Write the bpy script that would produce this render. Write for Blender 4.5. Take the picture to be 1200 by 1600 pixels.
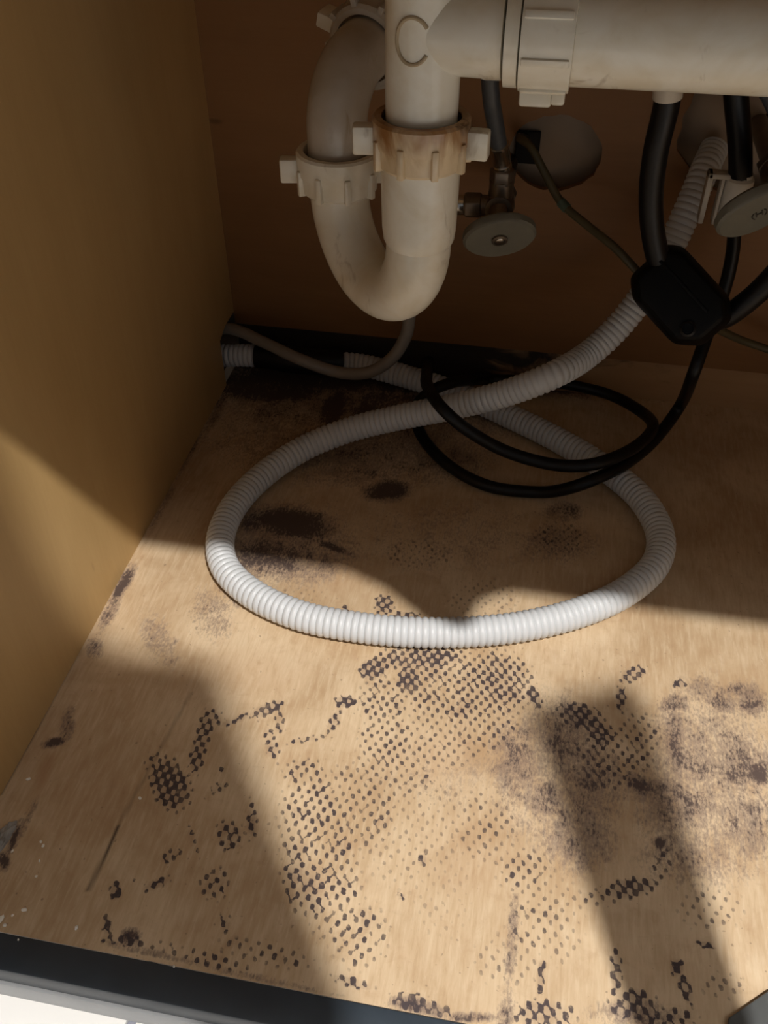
import bpy, bmesh, math, random
import numpy as np
from mathutils import Vector, Matrix

random.seed(4)
for o in list(bpy.data.objects):
    bpy.data.objects.remove(o, do_unlink=True)
S = bpy.context.scene
C = S.collection

# ------------------------------------------------------------------ camera
F_PX = 1425.4
CAM_ROT = (math.radians(47.8324), math.radians(0.1855), math.radians(10.4882))
CAM_LOC = (0.28904, -0.17456, 0.50714)
cam_d = bpy.data.cameras.new('camera')
cam_d.sensor_fit = 'VERTICAL'
cam_d.sensor_height = 48.0
cam_d.lens = F_PX * 48.0 / 1600.0
cam_d.clip_start = 0.01
cam = bpy.data.objects.new('camera', cam_d)
cam.rotation_euler = CAM_ROT
cam.location = CAM_LOC
C.objects.link(cam)
S.camera = cam

# ------------------------------------------------------------------ world, exposure
W = bpy.data.worlds.new('world')
S.world = W
W.use_nodes = True
WORLD_STRENGTH = 0.17
W.node_tree.nodes['Background'].inputs[0].default_value = (0.95, 0.97, 1.0, 1)
W.node_tree.nodes['Background'].inputs[1].default_value = WORLD_STRENGTH
S.view_settings.view_transform = 'Standard'
S.view_settings.look = 'None'
S.view_settings.exposure = 0.0
S.view_settings.gamma = 1.0
S.view_settings.use_curve_mapping = False
LAMP = Vector((0.80, -0.83, 1.97))
LAMP_WATTS = 235
LAMP_RADIUS = 0.019
# added fill light, set as an unseen ceiling panel
FILL_PANEL = Vector((1.55, -.95, 2.285))
pd = bpy.data.lights.new('fill_panel', 'AREA')
pd.shape = 'RECTANGLE'
pd.size, pd.size_y = 1.2, .6
pd.energy = 11
pd.color = (.97, .98, 1.0)
po = bpy.data.objects.new('fill_panel', pd)
po.location = FILL_PANEL
C.objects.link(po)

# ------------------------------------------------------------------ photo geometry helpers
_cx, _sx = math.cos(CAM_ROT[0]), math.sin(CAM_ROT[0])
_cy, _sy = math.cos(CAM_ROT[1]), math.sin(CAM_ROT[1])
_cz, _sz = math.cos(CAM_ROT[2]), math.sin(CAM_ROT[2])
ROT = (np.array([[_cz, -_sz, 0], [_sz, _cz, 0], [0, 0, 1]])
       @ np.array([[_cy, 0, _sy], [0, 1, 0], [-_sy, 0, _cy]])
       @ np.array([[1, 0, 0], [0, _cx, -_sx], [0, _sx, _cx]]))
CL = np.array(CAM_LOC)


def at(px, py, x=None, y=None, z=None):
    d = ROT @ np.array([(px - 600) / F_PX, -(py - 800) / F_PX, -1.0])
    if z is not None: t = (z - CL[2]) / d[2]
    elif y is not None: t = (y - CL[1]) / d[1]
    else: t = (x - CL[0]) / d[0]
    return Vector(CL + t * d)


def to_px(P):
    q = (np.asarray(P) - CL) @ ROT
    return 600 + F_PX * q[:, 0] / -q[:, 2], 800 - F_PX * q[:, 1] / -q[:, 2]


# ------------------------------------------------------------------ mesh helpers
class MB:
    def __init__(self):
        self.v, self.f = [], []

    def add(self, verts, faces):
        o = len(self.v)
        self.v += [tuple(x) for x in verts]
        self.f += [tuple(i + o for i in f) for f in faces]

    def box(self, a, b, m=None):
        x0, y0, z0 = a
        x1, y1, z1 = b
        vs = [(x0, y0, z0), (x1, y0, z0), (x1, y1, z0), (x0, y1, z0),
              (x0, y0, z1), (x1, y0, z1), (x1, y1, z1), (x0, y1, z1)]
        if m is not None: vs = [m @ Vector(q) for q in vs]
        self.add(vs, [(0, 3, 2, 1), (4, 5, 6, 7), (0, 1, 5, 4), (1, 2, 6, 5), (2, 3, 7, 6), (3, 0, 4, 7)])

    def lathe(self, prof, m=None, n=32, sx=1.0, sy=1.0, closed=False):
        vs, fs = [], []
        for r, h in prof:
            for k in range(n):
                a = 2 * math.pi * k / n
                q = Vector((r * sx * math.cos(a), r * sy * math.sin(a), h))
                vs.append(m @ q if m is not None else q)
        L = len(prof)
        for i in range(L - 1 + (1 if closed else 0)):
            j = (i + 1) % L
            for k in range(n):
                k2 = (k + 1) % n
                fs.append((i * n + k, i * n + k2, j * n + k2, j * n + k))
        if not closed:
            if prof[0][0] > 1e-6: fs.append(tuple(range(n - 1, -1, -1)))
            if prof[-1][0] > 1e-6: fs.append(tuple((L - 1) * n + k for k in range(n)))
        self.add(vs, fs)

    def sweep(self, pts, rad, n=16, caps=True):
        P = [Vector(q) for q in pts]
        N = len(P)
        rr = rad if hasattr(rad, '__len__') else [rad] * N
        t0 = (P[1] - P[0]).normalized()
        up = Vector((0, 0, 1)) if abs(t0.z) < .9 else Vector((1, 0, 0))
        u = t0.cross(up).normalized()
        vs, fs = [], []
        for i in range(N):
            t = (P[min(i + 1, N - 1)] - P[max(i - 1, 0)]).normalized()
            u = (u - t * u.dot(t)).normalized()
            w = t.cross(u)
            for k in range(n):
                a = 2 * math.pi * k / n
                vs.append(P[i] + (u * math.cos(a) + w * math.sin(a)) * rr[i])
        for i in range(N - 1):
            for k in range(n):
                k2 = (k + 1) % n
                fs.append((i * n + k, i * n + k2, (i + 1) * n + k2, (i + 1) * n + k))
        if caps:
            fs.append(tuple(range(n - 1, -1, -1)))
            fs.append(tuple((N - 1) * n + k for k in range(n)))
        self.add(vs, fs)

    def build(self, name, mat, parent=None, smooth=True, bevel=0.0, angle=40, seg=2):
        me = bpy.data.meshes.new(name)
        me.from_pydata(self.v, [], self.f)
        bm = bmesh.new()
        bm.from_mesh(me)
        bmesh.ops.recalc_face_normals(bm, faces=bm.faces)
        if bevel > 0:
            es = [e for e in bm.edges if len(e.link_faces) == 2 and e.calc_face_angle(0) > math.radians(angle)]
            bmesh.ops.bevel(bm, geom=es, offset=bevel, segments=seg, profile=.5, affect='EDGES', clamp_overlap=True)
        bm.to_mesh(me)
        bm.free()
        if smooth:
            me.shade_smooth()
            me.set_sharp_from_angle(angle=math.radians(angle))
        me.materials.append(mat)
        o = bpy.data.objects.new(name, me)
        C.objects.link(o)
        if parent is not None: o.parent = parent
        return o


def frame(origin, zdir, xhint=(1, 0, 0)):
    z = Vector(zdir).normalized()
    x = Vector(xhint)
    x = (x - z * x.dot(z)).normalized()
    y = z.cross(x)
    m = Matrix((x, y, z)).transposed().to_4x4()
    m.translation = Vector(origin)
    return m


def spline(pts, step=0.004, alpha=.5):
    """centripetal Catmull-Rom resampled at equal arc length"""
    P = [np.array(q, float) for q in pts]
    P = [2 * P[0] - P[1]] + P + [2 * P[-1] - P[-2]]
    out = []
    for i in range(1, len(P) - 2):
        p0, p1, p2, p3 = P[i - 1:i + 3]
        t0 = 0
        t1 = t0 + np.linalg.norm(p1 - p0) ** alpha
        t2 = t1 + np.linalg.norm(p2 - p1) ** alpha
        t3 = t2 + np.linalg.norm(p3 - p2) ** alpha
        for t in np.linspace(t1, t2, 24, endpoint=False):
            a1 = (t1 - t) / (t1 - t0) * p0 + (t - t0) / (t1 - t0) * p1
            a2 = (t2 - t) / (t2 - t1) * p1 + (t - t1) / (t2 - t1) * p2
            a3 = (t3 - t) / (t3 - t2) * p2 + (t - t2) / (t3 - t2) * p3
            b1 = (t2 - t) / (t2 - t0) * a1 + (t - t0) / (t2 - t0) * a2
            b2 = (t3 - t) / (t3 - t1) * a2 + (t - t1) / (t3 - t1) * a3
            out.append((t2 - t) / (t2 - t1) * b1 + (t - t1) / (t2 - t1) * b2)
    out.append(P[-2])
    out = np.array(out)
    d = np.r_[0, np.cumsum(np.linalg.norm(np.diff(out, axis=0), axis=1))]
    n = max(4, int(d[-1] / step))
    s = np.linspace(0, d[-1], n + 1)
    return np.stack([np.interp(s, d, out[:, k]) for k in range(3)], 1), s


def thing(name, label, cat, loc=(0, 0, 0), group=None):
    o = bpy.data.objects.new(name, None)
    o.empty_display_size = .01
    o.location = loc
    C.objects.link(o)
    return tag(o, label, cat, group)


def tag(o, label, cat, group=None):
    o['label'] = label
    o['category'] = cat
    if group: o['group'] = group
    return o


def struct(o, label, cat):
    o['kind'] = 'structure'
    return tag(o, label, cat)


def reroot(root):
    """children were built in world coordinates; cancel the root's offset"""
    inv = Matrix.Translation(-Vector(root.location))
    for c in root.children:
        c.matrix_parent_inverse = inv


# ------------------------------------------------------------------ materials
class NT:
    def __init__(self, name):
        self.m = bpy.data.materials.new(name)
        self.m.use_nodes = True
        self.t = self.m.node_tree
        self.b = self.t.nodes['Principled BSDF']

    def n(self, typ, **kw):
        nd = self.t.nodes.new(typ)
        for k, v in kw.items(): setattr(nd, k, v)
        return nd

    def l(self, a, b): self.t.links.new(a, b)

    def val(self, sock, v):
        if isinstance(v, bpy.types.NodeSocket): self.l(v, sock)
        else: sock.default_value = v

    def math(self, op, a, b=0.0, c=None, clamp=False):
        nd = self.n('ShaderNodeMath', operation=op, use_clamp=clamp)
        self.val(nd.inputs[0], a)
        self.val(nd.inputs[1], b)
        if c is not None: self.val(nd.inputs[2], c)
        return nd.outputs[0]

    def obj(self, scale=(1, 1, 1), rot=(0, 0, 0), kind='Object'):
        tc = self.n('ShaderNodeTexCoord')
        mp = self.n('ShaderNodeMapping')
        mp.inputs['Scale'].default_value = scale
        mp.inputs['Rotation'].default_value = rot
        self.l(tc.outputs[kind], mp.inputs[0])
        return mp.outputs[0]

    def noise(self, vec, scale, detail=3, rough=.5, dist=0.0):
        nd = self.n('ShaderNodeTexNoise')
        nd.inputs['Scale'].default_value = scale
        nd.inputs['Detail'].default_value = detail
        nd.inputs['Roughness'].default_value = rough
        nd.inputs['Distortion'].default_value = dist
        if vec is not None: self.l(vec, nd.inputs['Vector'])
        return nd.outputs[0]

    def step(self, v, lo, hi, a=0.0, b=1.0):
        nd = self.n('ShaderNodeMapRange', interpolation_type='SMOOTHSTEP')
        self.val(nd.inputs[0], v)
        self.val(nd.inputs[1], lo)
        self.val(nd.inputs[2], hi)
        nd.inputs[3].default_value = a
        nd.inputs[4].default_value = b
        return nd.outputs[0]

    def mix(self, fac, a, b):
        nd = self.n('ShaderNodeMix', data_type='RGBA')
        self.val(nd.inputs[0], fac)
        for s, v in ((nd.inputs[6], a), (nd.inputs[7], b)):
            if isinstance(v, bpy.types.NodeSocket): self.l(v, s)
            else: s.default_value = (*v[:3], 1)
        return nd.outputs[2]

    def done(self, col=None, rough=.5, metal=0.0, bump=None, bstr=.2, bdist=.001, spec=None):
        if col is not None:
            if isinstance(col, bpy.types.NodeSocket): self.l(col, self.b.inputs['Base Color'])
            else: self.b.inputs['Base Color'].default_value = (*col[:3], 1)
        self.val(self.b.inputs['Roughness'], rough)
        self.b.inputs['Metallic'].default_value = metal
        if spec is not None: self.b.inputs['Specular IOR Level'].default_value = spec
        if bump is not None:
            bp = self.n('ShaderNodeBump')
            bp.inputs['Strength'].default_value = bstr
            bp.inputs['Distance'].default_value = bdist
            self.l(bump, bp.inputs['Height'])
            self.l(bp.outputs[0], self.b.inputs['Normal'])
        return self.m


def plain(name, col, rough=.5, metal=0.0, var=.12, scale=60, bump=.1, spec=None):
    t = NT(name)
    v = t.obj()
    n = t.noise(v, scale, 4)
    a = tuple(c * (1 - var) for c in col)
    b = tuple(min(1, c * (1 + var)) for c in col)
    return t.done(t.mix(n, a, b), rough, metal, n, bump, .0006, spec)


def wood(name, lo, hi, grain=(1, 1, 1), rough=.45, spots=True):
    """rotary-cut maple veneer: broad wavy bands, fine pores, a few flecks"""
    t = NT(name)
    v = t.obj(grain)
    big = t.noise(v, 5, 3, .5, 1.2)
    mid = t.noise(v, 24, 4, .6, .8)
    fine = t.noise(t.obj(tuple(g * (6 if g > .6 else 1) for g in grain)), 60, 3, .6)
    k = t.math('ADD', t.math('MULTIPLY', big, .55), t.math('ADD', t.math('MULTIPLY', mid, .3), t.math('MULTIPLY', fine, .15)))
    k = t.step(k, .3, .7)
    col = t.mix(k, lo, hi)
    if spots:
        fl = t.noise(t.obj(tuple(g * .9 for g in grain)), 55, 1, .4)
        m = t.step(fl, .775, .83)
        col = t.mix(t.math('MULTIPLY', m, .55), col, tuple(c * .35 for c in lo))
    return t.done(col, rough, 0, mid, .08, .0006, .35)


M = {}
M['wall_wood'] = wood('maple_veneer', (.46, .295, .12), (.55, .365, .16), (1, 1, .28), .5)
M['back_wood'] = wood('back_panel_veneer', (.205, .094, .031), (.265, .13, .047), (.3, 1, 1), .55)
M['plain_panel'] = plain('raw_panel', (.42, .27, .12), .6)
M['slate'] = plain('slate_black_paint', (.032, .044, .058), .45, 0, .25, 40, .15)
M['stand_in'] = plain('slate_grey_stand_in', (.085, .09, .09), .5, 0, .15, 50, .1)
M['lip'] = plain('pale_grey_edge', (.42, .43, .44), .5, 0, .1)
M['tile'] = plain('white_glazed_tile', (.86, .85, .83), .25, 0, .03, 12, .05)
M['grout'] = plain('grey_grout', (.25, .26, .31), .85)
M['drywall'] = plain('bare_drywall', (.36, .275, .20), .9, 0, .15, 35, .5)
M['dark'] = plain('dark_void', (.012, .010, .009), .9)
M['black'] = plain('black_rubber', (.0035, .0035, .0045), .40, 0, .3, 200, .2, .3)
M['black_plastic'] = plain('black_plastic', (.002, .002, .0022), .5, 0, .3, 120, .3, .15)
M['grey_hose'] = plain('grey_vinyl_hose', (.24, .21, .175), .35, 0, .15, 120)
M['steel_grey'] = plain('grey_braid', (.055, .062, .07), .38, 0, .25, 300, .4)
M['chrome'] = plain('tarnished_chrome', (.62, .60, .56), .22, 1.0, .2, 120)
M['brass'] = plain('dull_plated_brass', (.20, .16, .12), .42, .75, .35, 90, .3)
M['handle'] = plain('grey_plastic_handle', (.17, .16, .125), .5, 0, .2, 70, .4)
M['ink'] = plain('dark_mark', (.05, .045, .035), .7)
M['beige'] = plain('beige_plastic', (.55, .49, .40), .5)
M['cream'] = plain('white_plastic', (.70, .66, .58), .45)
M['olive'] = plain('olive_cable', (.075, .062, .03), .5, 0, .45, 40)
M['green_band'] = plain('green_tape', (.07, .10, .07), .5)
M['crumb'] = plain('white_chip', (.85, .82, .74), .7)
M['dust'] = plain('grey_dust', (.30, .28, .25), .95, 0, .5, 120, .8)
M['blocker'] = plain('blocker_wood', (.30, .17, .08), .5)
M['paint'] = plain('white_ceiling_paint', (.80, .80, .78), .9)
M['enamel'] = plain('lamp_enamel', (.75, .75, .74), .4)
M['gunk'] = plain('black_gunk', (.018, .010, .006), .8, 0, .5, 150, .6)
M['stain_ring'] = plain('brown_ring', (.40, .31, .19), .5)


def pvc(name, base=(.80, .76, .65), rust=0.0, smut=.5):
    t = NT(name)
    v = t.obj()
    n1 = t.noise(v, 28, 4, .6, .6)
    n2 = t.noise(t.obj((1, 1, .35)), 55, 4, .6, 1.0)
    col = t.mix(t.step(n1, .35, .75), base, tuple(c * f for c, f in zip(base, (.88, .83, .74))))
    col = t.mix(t.math('MULTIPLY', t.step(n2, .60, .72), smut), col, (.36, .27, .165))
    if rust:
        g = t.n('ShaderNodeSeparateXYZ')
        t.l(v, g.inputs[0])
        hz = t.n('ShaderNodeAttribute', attribute_name='rust')
        k = t.math('ADD', hz.outputs['Fac'], t.math('MULTIPLY', t.math('SUBTRACT', n2, .5), 1.5))
        col = t.mix(t.math('MULTIPLY', t.step(k, .12, .72), t.math('MULTIPLY', t.step(n1, .25, .6, .45, 1.0), rust)), col, (.29, .135, .045))
        col = t.mix(t.math('MULTIPLY', t.step(k, .80, 1.15), rust), col, (.045, .022, .012))
    return t.done(col, .24, 0, n1, .08, .0005, .55)


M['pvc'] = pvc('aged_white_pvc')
M['pvc_shaded'] = pvc('aged_white_pvc_shaded', (.50, .45, .38), 0, .6)  # darker copy for the rear parts, their shade put into the colour
M['pvc_rust'] = pvc('rust_stained_pvc', (.70, .56, .37), 1.0, .5)

# corrugated hose: milky plastic
t = NT('milky_corrugated_plastic')
M['corrugated'] = t.done((.60, .615, .63), .38, 0, spec=.4)
t.b.inputs['Subsurface Weight'].default_value = .12
t.b.inputs['Subsurface Radius'].default_value = (.004, .004, .004)
t.b.inputs['Subsurface Scale'].default_value = 1.0

# ------------------------------------------------------------------ the setting
D, WID, TOP = .575, .83, .72
OPEN_Z = .56


def slab(name, a, b, mat, label, cat, bevel=0):
    mb = MB()
    mb.box(a, b)
    return struct(mb.build(name, mat, None, bevel > 0, bevel), label, cat)


# --- cabinet floor: fine grid that carries the mould as vertex masks
NX, NY = 470, 330
xs = np.linspace(-.002, WID, NX)
ys = np.linspace(0.0, .5965, NY)
gx, gy = np.meshgrid(xs, ys)
G = np.stack([gx.ravel(), gy.ravel(), np.zeros(gx.size)], 1)
U, V = to_px(G)


def blobs(lst, soft=.45):
    out = np.zeros(len(U))
    for b in lst:
        cx, cy, rx, ry, s = b[:5]
        a = math.radians(b[5]) if len(b) > 5 else 0
        dx, dy = U - cx, V - cy
        ex = (dx * math.cos(a) + dy * math.sin(a)) / rx
        ey = (-dx * math.sin(a) + dy * math.cos(a)) / ry
        r = np.sqrt(ex * ex + ey * ey)
        k = np.clip((1 + soft - r) / (2 * soft), 0, 1)
        out = np.maximum(out, s * k * k * (3 - 2 * k))
    return out


DOTS = [(500, 1335, 62, 150, .55, -12), (478, 1208, 38, 26, .52), (500, 1265, 40, 50, .58), (470, 1385, 30, 60, .60, -20),
        (610, 1205, 85, 60, .44, -35), (640, 1290, 120, 120, .33), (560, 1260, 60, 80, .46, -35),
        (725, 1075, 110, 62, .58), (785, 1065, 55, 50, .68, 30), (660, 1028, 75, 22, .80), (582, 1046, 22, 18, .92),
        (640, 1062, 20, 28, .88), (600, 1095, 45, 40, .55), (605, 1160, 50, 55, .50), (690, 1150, 85, 60, .44), (760, 1130, 60, 50, .5),
        (835, 1090, 9, 26, .9, -28), (540, 1096, 20, 10, .88), (522, 1128, 10, 24, .62, 20), (480, 1155, 40, 6, .6, -10),
        (266, 1226, 30, 46, .93, -22), (245, 1190, 22, 18, .58), (318, 1148, 14, 44, .74, 14), (306, 1186, 12, 26, .82),
        (332, 1120, 18, 14, .66), (418, 1108, 30, 11, .86, -22), (437, 1128, 10, 18, .72), (425, 1165, 12, 34, .60, -15),
        (372, 1124, 36, 6, .62, -20), (342, 1232, 16, 10, .66, -25), (348, 1200, 8, 12, .6), (358, 1306, 24, 26, .74),
        (394, 1282, 10, 40, .62), (300, 1312, 7, 34, .56, -20), (268, 1336, 20, 10, .70, -30), (244, 1382, 30, 9, .66, -25),
        (181, 1392, 10, 16, .88), (335, 1380, 26, 30, .56), (212, 1378, 10, 8, .55), (352, 1440, 10, 22, .62), (168, 1445, 9, 18, .88),
        (203, 1470, 24, 10, .88, 10), (172, 1468, 16, 8, .7), (260, 1482, 60, 12, .45, 12), (330, 1500, 70, 16, .52, 12), (420, 1490, 90, 22, .46, 12),
        (550, 1535, 38, 9, .76, 16), (645, 1566, 36, 15, .93, 14), (685, 1578, 24, 12, .84, 14), (560, 1460, 50, 60, .50),
        (850, 1586, 55, 26, .72), (845, 1528, 7, 30, .9, 6), (962, 1520, 10, 40, .88), (990, 1570, 40, 26, .80),
        (1058, 1512, 12, 14, .93), (1072, 1545, 10, 28, .88, -20), (1045, 1590, 50, 18, .62), (1105, 1478, 18, 4, .93, 20),
        (905, 1118, 40, 20, .86, 12), (938, 1145, 28, 20, .84, 30), (990, 1053, 24, 13, .80, -20), (970, 1092, 9, 24, .82),
        (958, 1190, 75, 50, .50), (1000, 1150, 40, 45, .46), (985, 1388, 44, 17, .86, -10), (940, 1400, 40, 18, .5), (1035, 1350, 20, 30, .5),
        (1062, 1068, 12, 8, .9), (755, 935, 70, 38, .34), (655, 866, 70, 26, .36), (872, 842, 50, 34, .40), (600, 945, 16, 18, .86, -30),
        (640, 964, 32, 8, .86, 10), (665, 1218, 7, 9, .9), (660, 1345, 9, 10, .86), (626, 1400, 8, 5, .86, 30), (690, 1400, 60, 90, .28),
        (760, 1290, 60, 70, .40), (830, 1440, 45, 60, .44), (820, 1360, 50, 40, .48), (790, 1500, 60, 50, .36), (880, 1440, 40, 80, .36), (1110, 1420, 60, 40, .40), (1130, 1540, 40, 30, .38),
        (470, 930, 60, 20, .30), (310, 970, 30, 25, .30), (540, 950, 10, 6, .7)]
SMEAR = [(540, 690, 190, 60, .50), (600, 640, 170, 45, .66), (420, 640, 60, 40, .5), (700, 720, 70, 30, .45), (1110, 1210, 110, 130, .42), (860, 1200, 90, 110, .40), (450, 850, 100, 60, .45), (700, 840, 190, 60, .22), (1000, 590, 200, 12, .4, 4), (455, 818, 66, 24, .98, 8), (395, 815, 30, 26, .72), (425, 868, 80, 36, .74), (372, 905, 30, 40, .62, -30), (500, 875, 40, 30, .42), (520, 855, 34, 6, .8, 22),
         (605, 766, 34, 16, .95, -4), (560, 735, 60, 25, .5), (640, 720, 90, 40, .42), (420, 605, 90, 26, 1.0, 4), (520, 640, 22, 36, .95, 25), (575, 640, 26, 38, .85, 20),
         (620, 595, 130, 24, .9, 4), (500, 590, 150, 22, 1.0, 4), (470, 700, 60, 20, .45), (850, 602, 190, 16, .75, 4), (760, 660, 90, 26, .4), (880, 800, 26, 14, .6), (870, 850, 60, 30, .4),
         (250, 1000, 26, 44, .34, -25), (330, 960, 30, 40, .40, -20),
         (812, 1195, 46, 66, .52), (850, 1250, 30, 40, .60), (880, 1160, 46, 66, .54), (925, 1230, 50, 70, .55), (700, 1215, 120, 50, .16), (900, 1300, 60, 60, .48),
         (1055, 1160, 17, 60, .66), (1055, 1100, 26, 16, .70), (1130, 1100, 26, 16, .62, 20), (1172, 1098, 26, 26, .60), (1148, 1078, 22, 12, .62), (1095, 1080, 20, 22, .5),
         (1060, 1260, 60, 66, .56), (1150, 1200, 60, 44, .60), (1165, 1275, 50, 66, .55), (1120, 1160, 60, 40, .46), (1187, 1205, 20, 22, .78), (1000, 1225, 28, 14, .72, 20), (1031, 1318, 9, 10, 1.0),
         (1095, 1340, 90, 50, .36), (192, 912, 9, 32, .92, 30), (170, 960, 10, 34, .60, 25), (148, 1012, 12, 16, .50), (86, 1160, 18, 7, .95, -14), (106, 1142, 10, 18, .6, 20), (104, 1122, 8, 22, .42, 25),
         (40, 1285, 6, 36, .5, 25), (6, 1345, 9, 14, .95), (22, 1310, 6, 26, .8, 18), (205, 1462, 14, 11, .78), (800, 1470, 9, 70, .45, 4), (790, 1585, 12, 36, .55, 4),
         (650, 1575, 40, 12, .7, 14), (735, 1590, 34, 8, .6), (990, 1585, 70, 20, .45), (240, 1490, 80, 5, .42, 12), (420, 1532, 120, 5, .40, 12), (340, 640, 8, 50, .55, 26), (300, 700, 6, 50, .5, 28), (255, 790, 6, 40, .4, 28)]
TINT = [(70, 1205, 10, 34, .95, 22), (60, 1180, 40, 60, .3, 20), (150, 1250, 90, 60, .30), (690, 1180, 90, 40, .35), (380, 1050, 90, 30, .30), (750, 1330, 60, 60, .25), (520, 900, 60, 30, .35), (1090, 690, 100, 50, .3), (960, 940, 80, 20, .4)]
dots = blobs(DOTS)
smear = np.clip(blobs(SMEAR, .75) * 1.18 + .03, 0, 1.1)
tint = blobs(TINT, .7)


def seam(p, q, w, s):
    p, q = np.array(p, float), np.array(q, float)
    d = q - p
    L = np.linalg.norm(d)
    d /= L
    al = (U - p[0]) * d[0] + (V - p[1]) * d[1]
    pe = np.abs(-(U - p[0]) * d[1] + (V - p[1]) * d[0])
    return s * np.clip((w * 1.5 - pe) / w, 0, 1) * (al > 0) * (al < L)


scr = np.maximum(seam((137, 1394), (186, 1288), 2.2, 1), seam((186, 1288), (300, 1080), 2.4, .32))
scr = np.maximum(scr, seam((0, 1243), (345, 604), 2.0, .8))
faces = []
idx = np.arange(NX * NY).reshape(NY, NX)
faces = np.stack([idx[:-1, :-1], idx[:-1, 1:], idx[1:, 1:], idx[1:, :-1]], -1).reshape(-1, 4)
me = bpy.data.meshes.new('floor')
me.from_pydata(G.tolist(), [], faces.tolist())
ca = me.color_attributes.new('mould', 'FLOAT_COLOR', 'POINT')
buf = np.stack([dots, smear, tint, scr], 1).astype(np.float32)
ca.data.foreach_set('color', buf.ravel())
floor = bpy.data.objects.new('floor', me)
C.objects.link(floor)
struct(floor, 'cabinet bottom panel of tan veneer covered in black dotted mould prints', 'cabinet floor')

t = NT('mouldy_veneer')
at_ = t.n('ShaderNodeAttribute', attribute_name='mould')
sep = t.n('ShaderNodeSeparateColor')
t.l(at_.outputs['Color'], sep.inputs[0])
aD, aS, aT = sep.outputs[0], sep.outputs[1], sep.outputs[2]
aC = at_.outputs['Alpha']
pos = t.obj()
streak = t.noise(t.obj((1, .14, 1)), 330, 5, .65, .3)
cross = t.noise(t.obj((.25, 1, 1)), 150, 3, .6, .3)
blot = t.noise(pos, 14, 4, .55, .8)
med = t.noise(pos, 75, 4, .6, .5)
fine = t.noise(pos, 420, 3, .6)
base = t.mix(t.step(blot, .3, .72), (.47, .325, .19), (.64, .485, .315))
base = t.mix(t.math('MULTIPLY', t.step(streak, .46, .70), .30), base, (.76, .63, .45))
base = t.mix(t.math('MULTIPLY', t.step(streak, .50, .30), .28), base, (.36, .215, .10))
base = t.mix(t.math('MULTIPLY', t.step(med, .52, .74), .32), base, (.40, .245, .135))
base = t.mix(t.math('MULTIPLY', t.step(cross, .6, .75), .16), base, (.34, .22, .13))
base = t.mix(t.math('MULTIPLY', aT, .55), base, (.34, .16, .06))
# printed dot lattice of the shelf liner
A = Matrix(((.00289, .00348), (.00422, -.00483)))
Ai = A.inverted()
wob = t.n('ShaderNodeTexNoise')
wob.inputs['Scale'].default_value = 30
t.l(pos, wob.inputs['Vector'])
sc = t.n('ShaderNodeVectorMath', operation='MULTIPLY_ADD')
t.l(wob.outputs['Color'], sc.inputs[0])
sc.inputs[1].default_value = (.004, .004, 0)
t.l(pos, sc.inputs[2])
w2 = t.n('ShaderNodeTexNoise')
w2.inputs['Scale'].default_value = 260
t.l(pos, w2.inputs['Vector'])
sc2 = t.n('ShaderNodeVectorMath', operation='MULTIPLY_ADD')
t.l(w2.outputs['Color'], sc2.inputs[0])
sc2.inputs[1].default_value = (.0021, .0021, 0)
t.l(sc.outputs[0], sc2.inputs[2])
sp = t.n('ShaderNodeSeparateXYZ')
t.l(sc2.outputs[0], sp.inputs[0])
tau = 2 * math.pi


def lat(r):
    a = t.math('MULTIPLY', sp.outputs[0], r[0] * tau)
    b = t.math('MULTIPLY', sp.outputs[1], r[1] * tau)
    return t.math('COSINE', t.math('ADD', a, b))


li, lj = lat(Ai[0]), lat(Ai[1])
f = t.math('MULTIPLY', t.math('ADD', li, lj), .5)
jit = t.noise(pos, 150, 2, .5)
dens = t.math('ADD', t.math('MULTIPLY', aD, 1.06), t.math('MULTIPLY', t.math('SUBTRACT', med, .5), .62))
th = t.math('SUBTRACT', 1.10, t.math('MULTIPLY', dens, 1.34))
fj = t.math('ADD', f, t.math('MULTIPLY', t.math('SUBTRACT', jit, .5), 1.25))
dm = t.step(t.math('SUBTRACT', fj, th), -.08, .16)
lna, lnb = t.noise(t.obj((1, 1, 1)), 135, 1, .3), t.noise(t.obj((1.1, .9, 1), (0, 0, 1.0)), 128, 1, .3)
lk = t.math('SUBTRACT', .80, t.math('MULTIPLY', aD, .36))
la = t.math('MULTIPLY', t.step(lj, .72, .93), t.step(t.math('SUBTRACT', lna, lk), -.01, .03))
lb = t.math('MULTIPLY', t.step(li, .72, .93), t.step(t.math('SUBTRACT', lnb, lk), -.01, .03))
links = t.math('MULTIPLY', t.math('MAXIMUM', la, lb), t.step(aD, .36, .52))
present = t.step(aD, .14, .40)
dm = t.math('MAXIMUM', dm, links)
dm = t.math('MULTIPLY', dm, t.step(fine, .30, .46, .62, 1.0))
strength = t.math('MULTIPLY', t.step(t.math('ADD', aD, t.math('MULTIPLY', t.math('SUBTRACT', jit, .5), .5)), .22, .58, .35, 1.0), t.step(med, .30, .55, .72, .97))
dm = t.math('MULTIPLY', t.math('MULTIPLY', dm, present), strength)
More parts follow.
